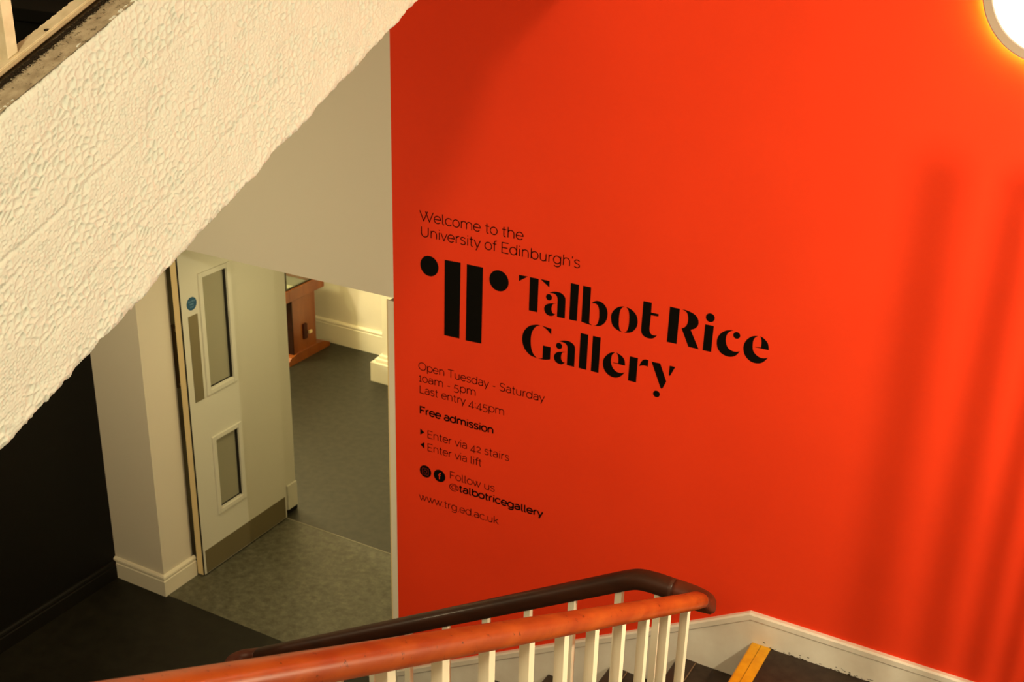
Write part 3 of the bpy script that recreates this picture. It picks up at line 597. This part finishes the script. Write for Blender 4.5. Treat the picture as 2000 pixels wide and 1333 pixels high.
GLY = [[[-21419,-16303,1],[-21017,-16301,1],[-21411,-16568,1]],[[-20915,-16303,1],[-20523,-16301,1],[-20535,-17738,1],[-20920,-17737,1]],[[-20431,-16294,1],[-20035,-16294,1],[-20032,-16559,1]],[[-20020,-16795,1],[-19899,-16731],[-19768,-16693],[-19579,-16683],[-19416,-16743],[-19311,-16862],[-19292,-16984,1],[-19289,-17740,1],[-19637,-17747,1],[-19636,-17020,1],[-19661,-16898],[-19744,-16807],[-19859,-16780],[-20020,-16795,1]],[[-19690,-17179,1],[-19879,-17215],[-20049,-17269],[-20160,-17347],[-20223,-17470],[-20208,-17595],[-20126,-17715],[-19990,-17772],[-19875,-17762],[-19781,-17714],[-19708,-17634,1],[-19774,-17652],[-19843,-17618],[-19889,-17527],[-19899,-17419],[-19866,-17285],[-19803,-17217],[-19690,-17179,1]],[[-19087,-16191,1],[-18730,-16192,1],[-18752,-17738,1],[-19087,-17738,1]],[[-18541,-16193,1],[-18204,-16194,1],[-18206,-17640,1],[-18197,-17707],[-18088,-17772,1],[-18311,-17757],[-18548,-17714,1]],[[-18144,-16843,1],[-18044,-16755],[-17918,-16699],[-17768,-16707],[-17624,-16773],[-17507,-16904],[-17443,-17084],[-17443,-17298],[-17502,-17486],[-17612,-17638],[-17748,-17726],[-17866,-17758],[-18007,-17774,1],[-17908,-17732],[-17834,-17618],[-17794,-17452],[-17791,-17256],[-17813,-17026],[-17877,-16884],[-17980,-16828],[-18144,-16843,1]],[[-16747,-16695,1],[-16916,-16731],[-17068,-16820],[-17197,-16964],[-17274,-17145],[-17273,-17320],[-17221,-17523],[-17113,-17655],[-16949,-17736],[-16759,-17782,1],[-16862,-17717],[-16917,-17573],[-16937,-17383],[-16939,-17131],[-16914,-16913],[-16854,-16785],[-16747,-16695,1]],[[-16660,-16702,1],[-16526,-16725],[-16365,-16806],[-16230,-16940],[-16163,-17118],[-16154,-17328],[-16219,-17506],[-16345,-17661],[-16496,-17737],[-16681,-17767,1],[-16587,-17695],[-16529,-17546],[-16508,-17328],[-16513,-17059],[-16545,-16873],[-16581,-16784],[-16660,-16702,1]],[[-15969,-16304,1],[-15629,-16304,1],[-15624,-16698,1],[-15312,-16707,1],[-15320,-16804,1],[-15625,-16812,1],[-15644,-17376,1],[-15620,-17505],[-15546,-17595],[-15448,-17618],[-15313,-17587,1],[-15404,-17698],[-15514,-17762],[-15648,-17782],[-15805,-17756],[-15927,-17671],[-15980,-17528],[-15985,-17413,1]],[[-14878,-16307,1],[-14479,-16311,1],[-14494,-17756,1],[-14892,-17756,1]],[[-14373,-16307,1],[-14196,-16313],[-13988,-16362],[-13814,-16455],[-13719,-16593],[-13698,-16758],[-13739,-16879],[-13840,-16986],[-13983,-17056,1],[-13599,-17770,1],[-14010,-17760,1],[-14345,-17073,1],[-14246,-17025],[-14170,-16936],[-14125,-16813],[-14114,-16623],[-14156,-16454],[-14229,-16363],[-14373,-16307,1]],[[-13425,-16711,1],[-13088,-16706,1],[-13093,-17767,1],[-13432,-17770,1]],[[-12319,-16715,1],[-12487,-16741],[-12626,-16796],[-12776,-16923],[-12886,-17106],[-12911,-17319],[-12862,-17534],[-12737,-17694],[-12565,-17777],[-12382,-17796],[-12206,-17740],[-12081,-17636],[-11994,-17488,1],[-12136,-17539],[-12299,-17536],[-12432,-17473],[-12526,-17344],[-12575,-17167],[-12563,-16978],[-12495,-16841],[-12413,-16767],[-12319,-16715,1]],[[-11371,-16729,1],[-11523,-16759],[-11656,-16839],[-11775,-16968],[-11854,-17153],[-11866,-17342],[-11803,-17552],[-11670,-17708],[-11500,-17800],[-11320,-17813],[-11148,-17763],[-11019,-17657],[-10905,-17491,1],[-11066,-17551],[-11225,-17547],[-11375,-17471],[-11486,-17347],[-11528,-17171],[-11527,-16967],[-11480,-16827],[-11371,-16729,1]],[[-11283,-16727,1],[-11171,-16757],[-11038,-16856],[-10950,-16983],[-10910,-17186,1],[-11438,-17187,1],[-11434,-17172,1],[-11207,-17153,1],[-11207,-16986],[-11230,-16826],[-11283,-16727,1]],[[-20381,-18284,1],[-20521,-18285],[-20679,-18326],[-20837,-18395],[-20978,-18510],[-21101,-18676],[-21168,-18860],[-21186,-19064],[-21146,-19288],[-21059,-19469],[-20908,-19621],[-20743,-19715],[-20467,-19759,1],[-20582,-19685],[-20684,-19553],[-20755,-19368],[-20787,-19128],[-20787,-18897],[-20747,-18673],[-20658,-18485],[-20550,-18363],[-20381,-18284,1]],[[-20299,-18277,1],[-20092,-18297],[-19863,-18325,1],[-19868,-18576,1],[-20008,-18440],[-20170,-18340],[-20299,-18277,1]],[[-20215,-19133,1],[-19865,-19130,1],[-19870,-19670,1],[-19956,-19705],[-20114,-19743],[-20274,-19756],[-20402,-19759,1],[-20220,-19701,1]],[[-19497,-18781,1],[-19382,-18729],[-19227,-18690],[-19056,-18685],[-18898,-18736],[-18792,-18840],[-18762,-18970,1],[-18770,-19747,1],[-19099,-19740,1],[-19099,-19017,1],[-19123,-18901],[-19206,-18814],[-19332,-18782],[-19497,-18781,1]],[[-19165,-19177,1],[-19344,-19216],[-19499,-19255],[-19607,-19318],[-19681,-19428],[-19692,-19553],[-19639,-19680],[-19524,-19761],[-19381,-19776],[-19273,-19732],[-19182,-19649,1],[-19252,-19658],[-19325,-19621],[-19369,-19524],[-19375,-19387],[-19341,-19272],[-19273,-19218],[-19165,-19177,1]],[[-18554,-18208,1],[-18214,-18212,1],[-18224,-19750,1],[-18560,-19737,1]],[[-18007,-18212,1],[-17670,-18214,1],[-17685,-19750,1],[-18018,-19743,1]],[[-17017,-18697,1],[-17157,-18730],[-17285,-18813],[-17411,-18951],[-17494,-19112],[-17508,-19300],[-17463,-19491],[-17352,-19649],[-17194,-19746],[-17006,-19784],[-16825,-19740],[-16666,-19617],[-16552,-19455,1],[-16705,-19523],[-16856,-19521],[-16993,-19462],[-17102,-19337],[-17163,-19167],[-17166,-18985],[-17134,-18827],[-17017,-18697,1]],[[-16951,-18693,1],[-16823,-18738],[-16694,-18807],[-16595,-18933],[-16550,-19158,1],[-17079,-19161,1],[-17075,-19147,1],[-16847,-19134,1],[-16850,-18960],[-16876,-18817],[-16951,-18693,1]],[[-16374,-18715,1],[-16030,-18713,1],[-16041,-19765,1],[-16384,-19763,1]],[[-15959,-19042,1],[-15911,-18899],[-15846,-18780],[-15763,-18709],[-15662,-18689],[-15588,-18702,1],[-15597,-18976,1],[-15701,-18961],[-15831,-18981],[-15959,-19042,1]],[[-15452,-18724,1],[-15093,-18720,1],[-14784,-19416,1],[-14912,-19728],[-14960,-19762],[-14998,-19742,1]],[[-14692,-18724,1],[-14463,-18719,1],[-14642,-19119],[-14670,-19136],[-14700,-19123,1]],[[-24951,-16335,1],[-24179,-16314,1],[-24214,-19725,1],[-24965,-19740,1]],[[-23875,-16319,1],[-23106,-16316,1],[-23128,-19714,1],[-23895,-19741,1]]]
def add_shape(bm, pts, y=YW-.0013, dep=.0010):
    vs = [bm.verts.new((a,y,b_)) for a, b_ in pts]; vb = [bm.verts.new((a,y+dep,b_)) for a, b_ in pts]
    from mathutils.geometry import tessellate_polygon
    n = len(vs)
    for t in tessellate_polygon([[Vector((a,b_,0)) for a, b_ in pts]]):
        try: bm.faces.new([vs[k] for k in t])
        except ValueError: pass
    for i in range(n): bm.faces.new((vs[i],vs[(i+1)%n],vb[(i+1)%n],vb[i]))
def disc(cx, cz, r, rz=None, n=40): return [(cx+r*math.cos(2*PI*k/n),cz+(rz or r)*math.sin(2*PI*k/n)) for k in range(n)]
NAMES = ((0,11,((-2.003,-1.6983,.0133),),'Talbot'),(11,17,((-1.3254,-1.6405,.0173),(-1.2172,-1.6882,.0133)),'Rice'),(17,30,((-1.9488,-1.8985,.0135),(-1.5147,-2.0045,.0140)),'Gallery'))
assert len(GLY) == 32, len(GLY)
for i0, i1_, dots, word in NAMES:
    bmg = bmesh.new()
    for g in GLY[i0:i1_]: add_shape(bmg, [(a/1e4,b_/1e4) for a, b_ in smooth_outline(g)])
    for cx, cz, r in dots: add_shape(bmg, disc(cx,cz,r))
    obj('large_word', bmg, M['ink'], sign, label='large stencil word '+word)
bl = bmesh.new()
for g in GLY[-2:]: add_shape(bl, [(p[0]/1e4,p[1]/1e4) for p in g])
for cx, cz in ((-2.5715,-1.6755),(-2.2343,-1.6744)): add_shape(bl, disc(cx,cz,.045,None,64))
obj('gallery_logo', bl, M['ink'], sign, label='logo of two tall bars between two discs')
ar = bmesh.new(); add_shape(ar, [(-2.6217,-2.4565),(-2.6000,-2.4715),(-2.6217,-2.4865)]); obj('arrow', ar, M['ink'], sign)
ar = bmesh.new(); add_shape(ar, [(-2.6010,-2.5205),(-2.6220,-2.5365),(-2.6010,-2.5525)]); obj('arrow', ar, M['ink'], sign)
ic = bmesh.new(); add_shape(ic, disc(-2.5952,-2.6680,.0305)); i1 = obj('social_icon', ic, M['ink'], sign)
V = []; F = []; cx, cz, y = -2.5952, -2.6680, YW-.0020
def rsq(r, c): return [p for a, b_, s0 in ((1,1,0),(-1,1,90),(-1,-1,180),(1,-1,270)) for p in A(a*(r-c),b_*(r-c),c,c,s0,s0+90,4)]
rr = rsq(.0165,.006); ribbon(rr+[rr[0]],.0024,V,F,y,cx,cz,1,1); ribbon(A(0,0,.0078,.0078,0,360),.0024,V,F,y,cx,cz,1,1); ribbon([(.0092,.0100),(.0108,.0100)],.0018,V,F,y,cx,cz,1,1)
obj('icon_outline',(V,F),mat('icon_dark_red',(.22,.010,.005),.6,.2),i1)
ic = bmesh.new(); add_shape(ic, disc(-2.5200,-2.6690,.0308)); i2 = obj('social_icon', ic, M['ink'], sign)
V = []; F = []; ribbon(A(.0085,.0085,.0065,.0065,90,180)+[(.0020,-.0165)],.0048,V,F,y,-2.5215,-2.6690,1,1); ribbon([(-.0045,.0035),(.0085,.0035)],.0042,V,F,y,-2.5215,-2.6690,1,1)
obj('icon_letter',(V,F),M['red'],i2)
# print on the round door sign
def sign_text(s, yc, zc_, cap):
    em = cap/.71; tot = sum(G[ch][0] for ch in s)*em; V = []; F = []; x = -tot/2
    for ch in s:
        for pl in G[ch][1]: ribbon(pl,.0011,V,F,0,x,zc_,em,em)
        x += G[ch][0]*em
    V = [(XD1+.0019,yc+a,c_) for a, b_, c_ in V]
    obj('sign_print',(V,F),M['signwhite'],sg)
sign_text('Fire door',4.322,-2.2955,.0095); sign_text('keep',4.322,-2.3110,.0095); sign_text('shut',4.322,-2.3265,.0095)
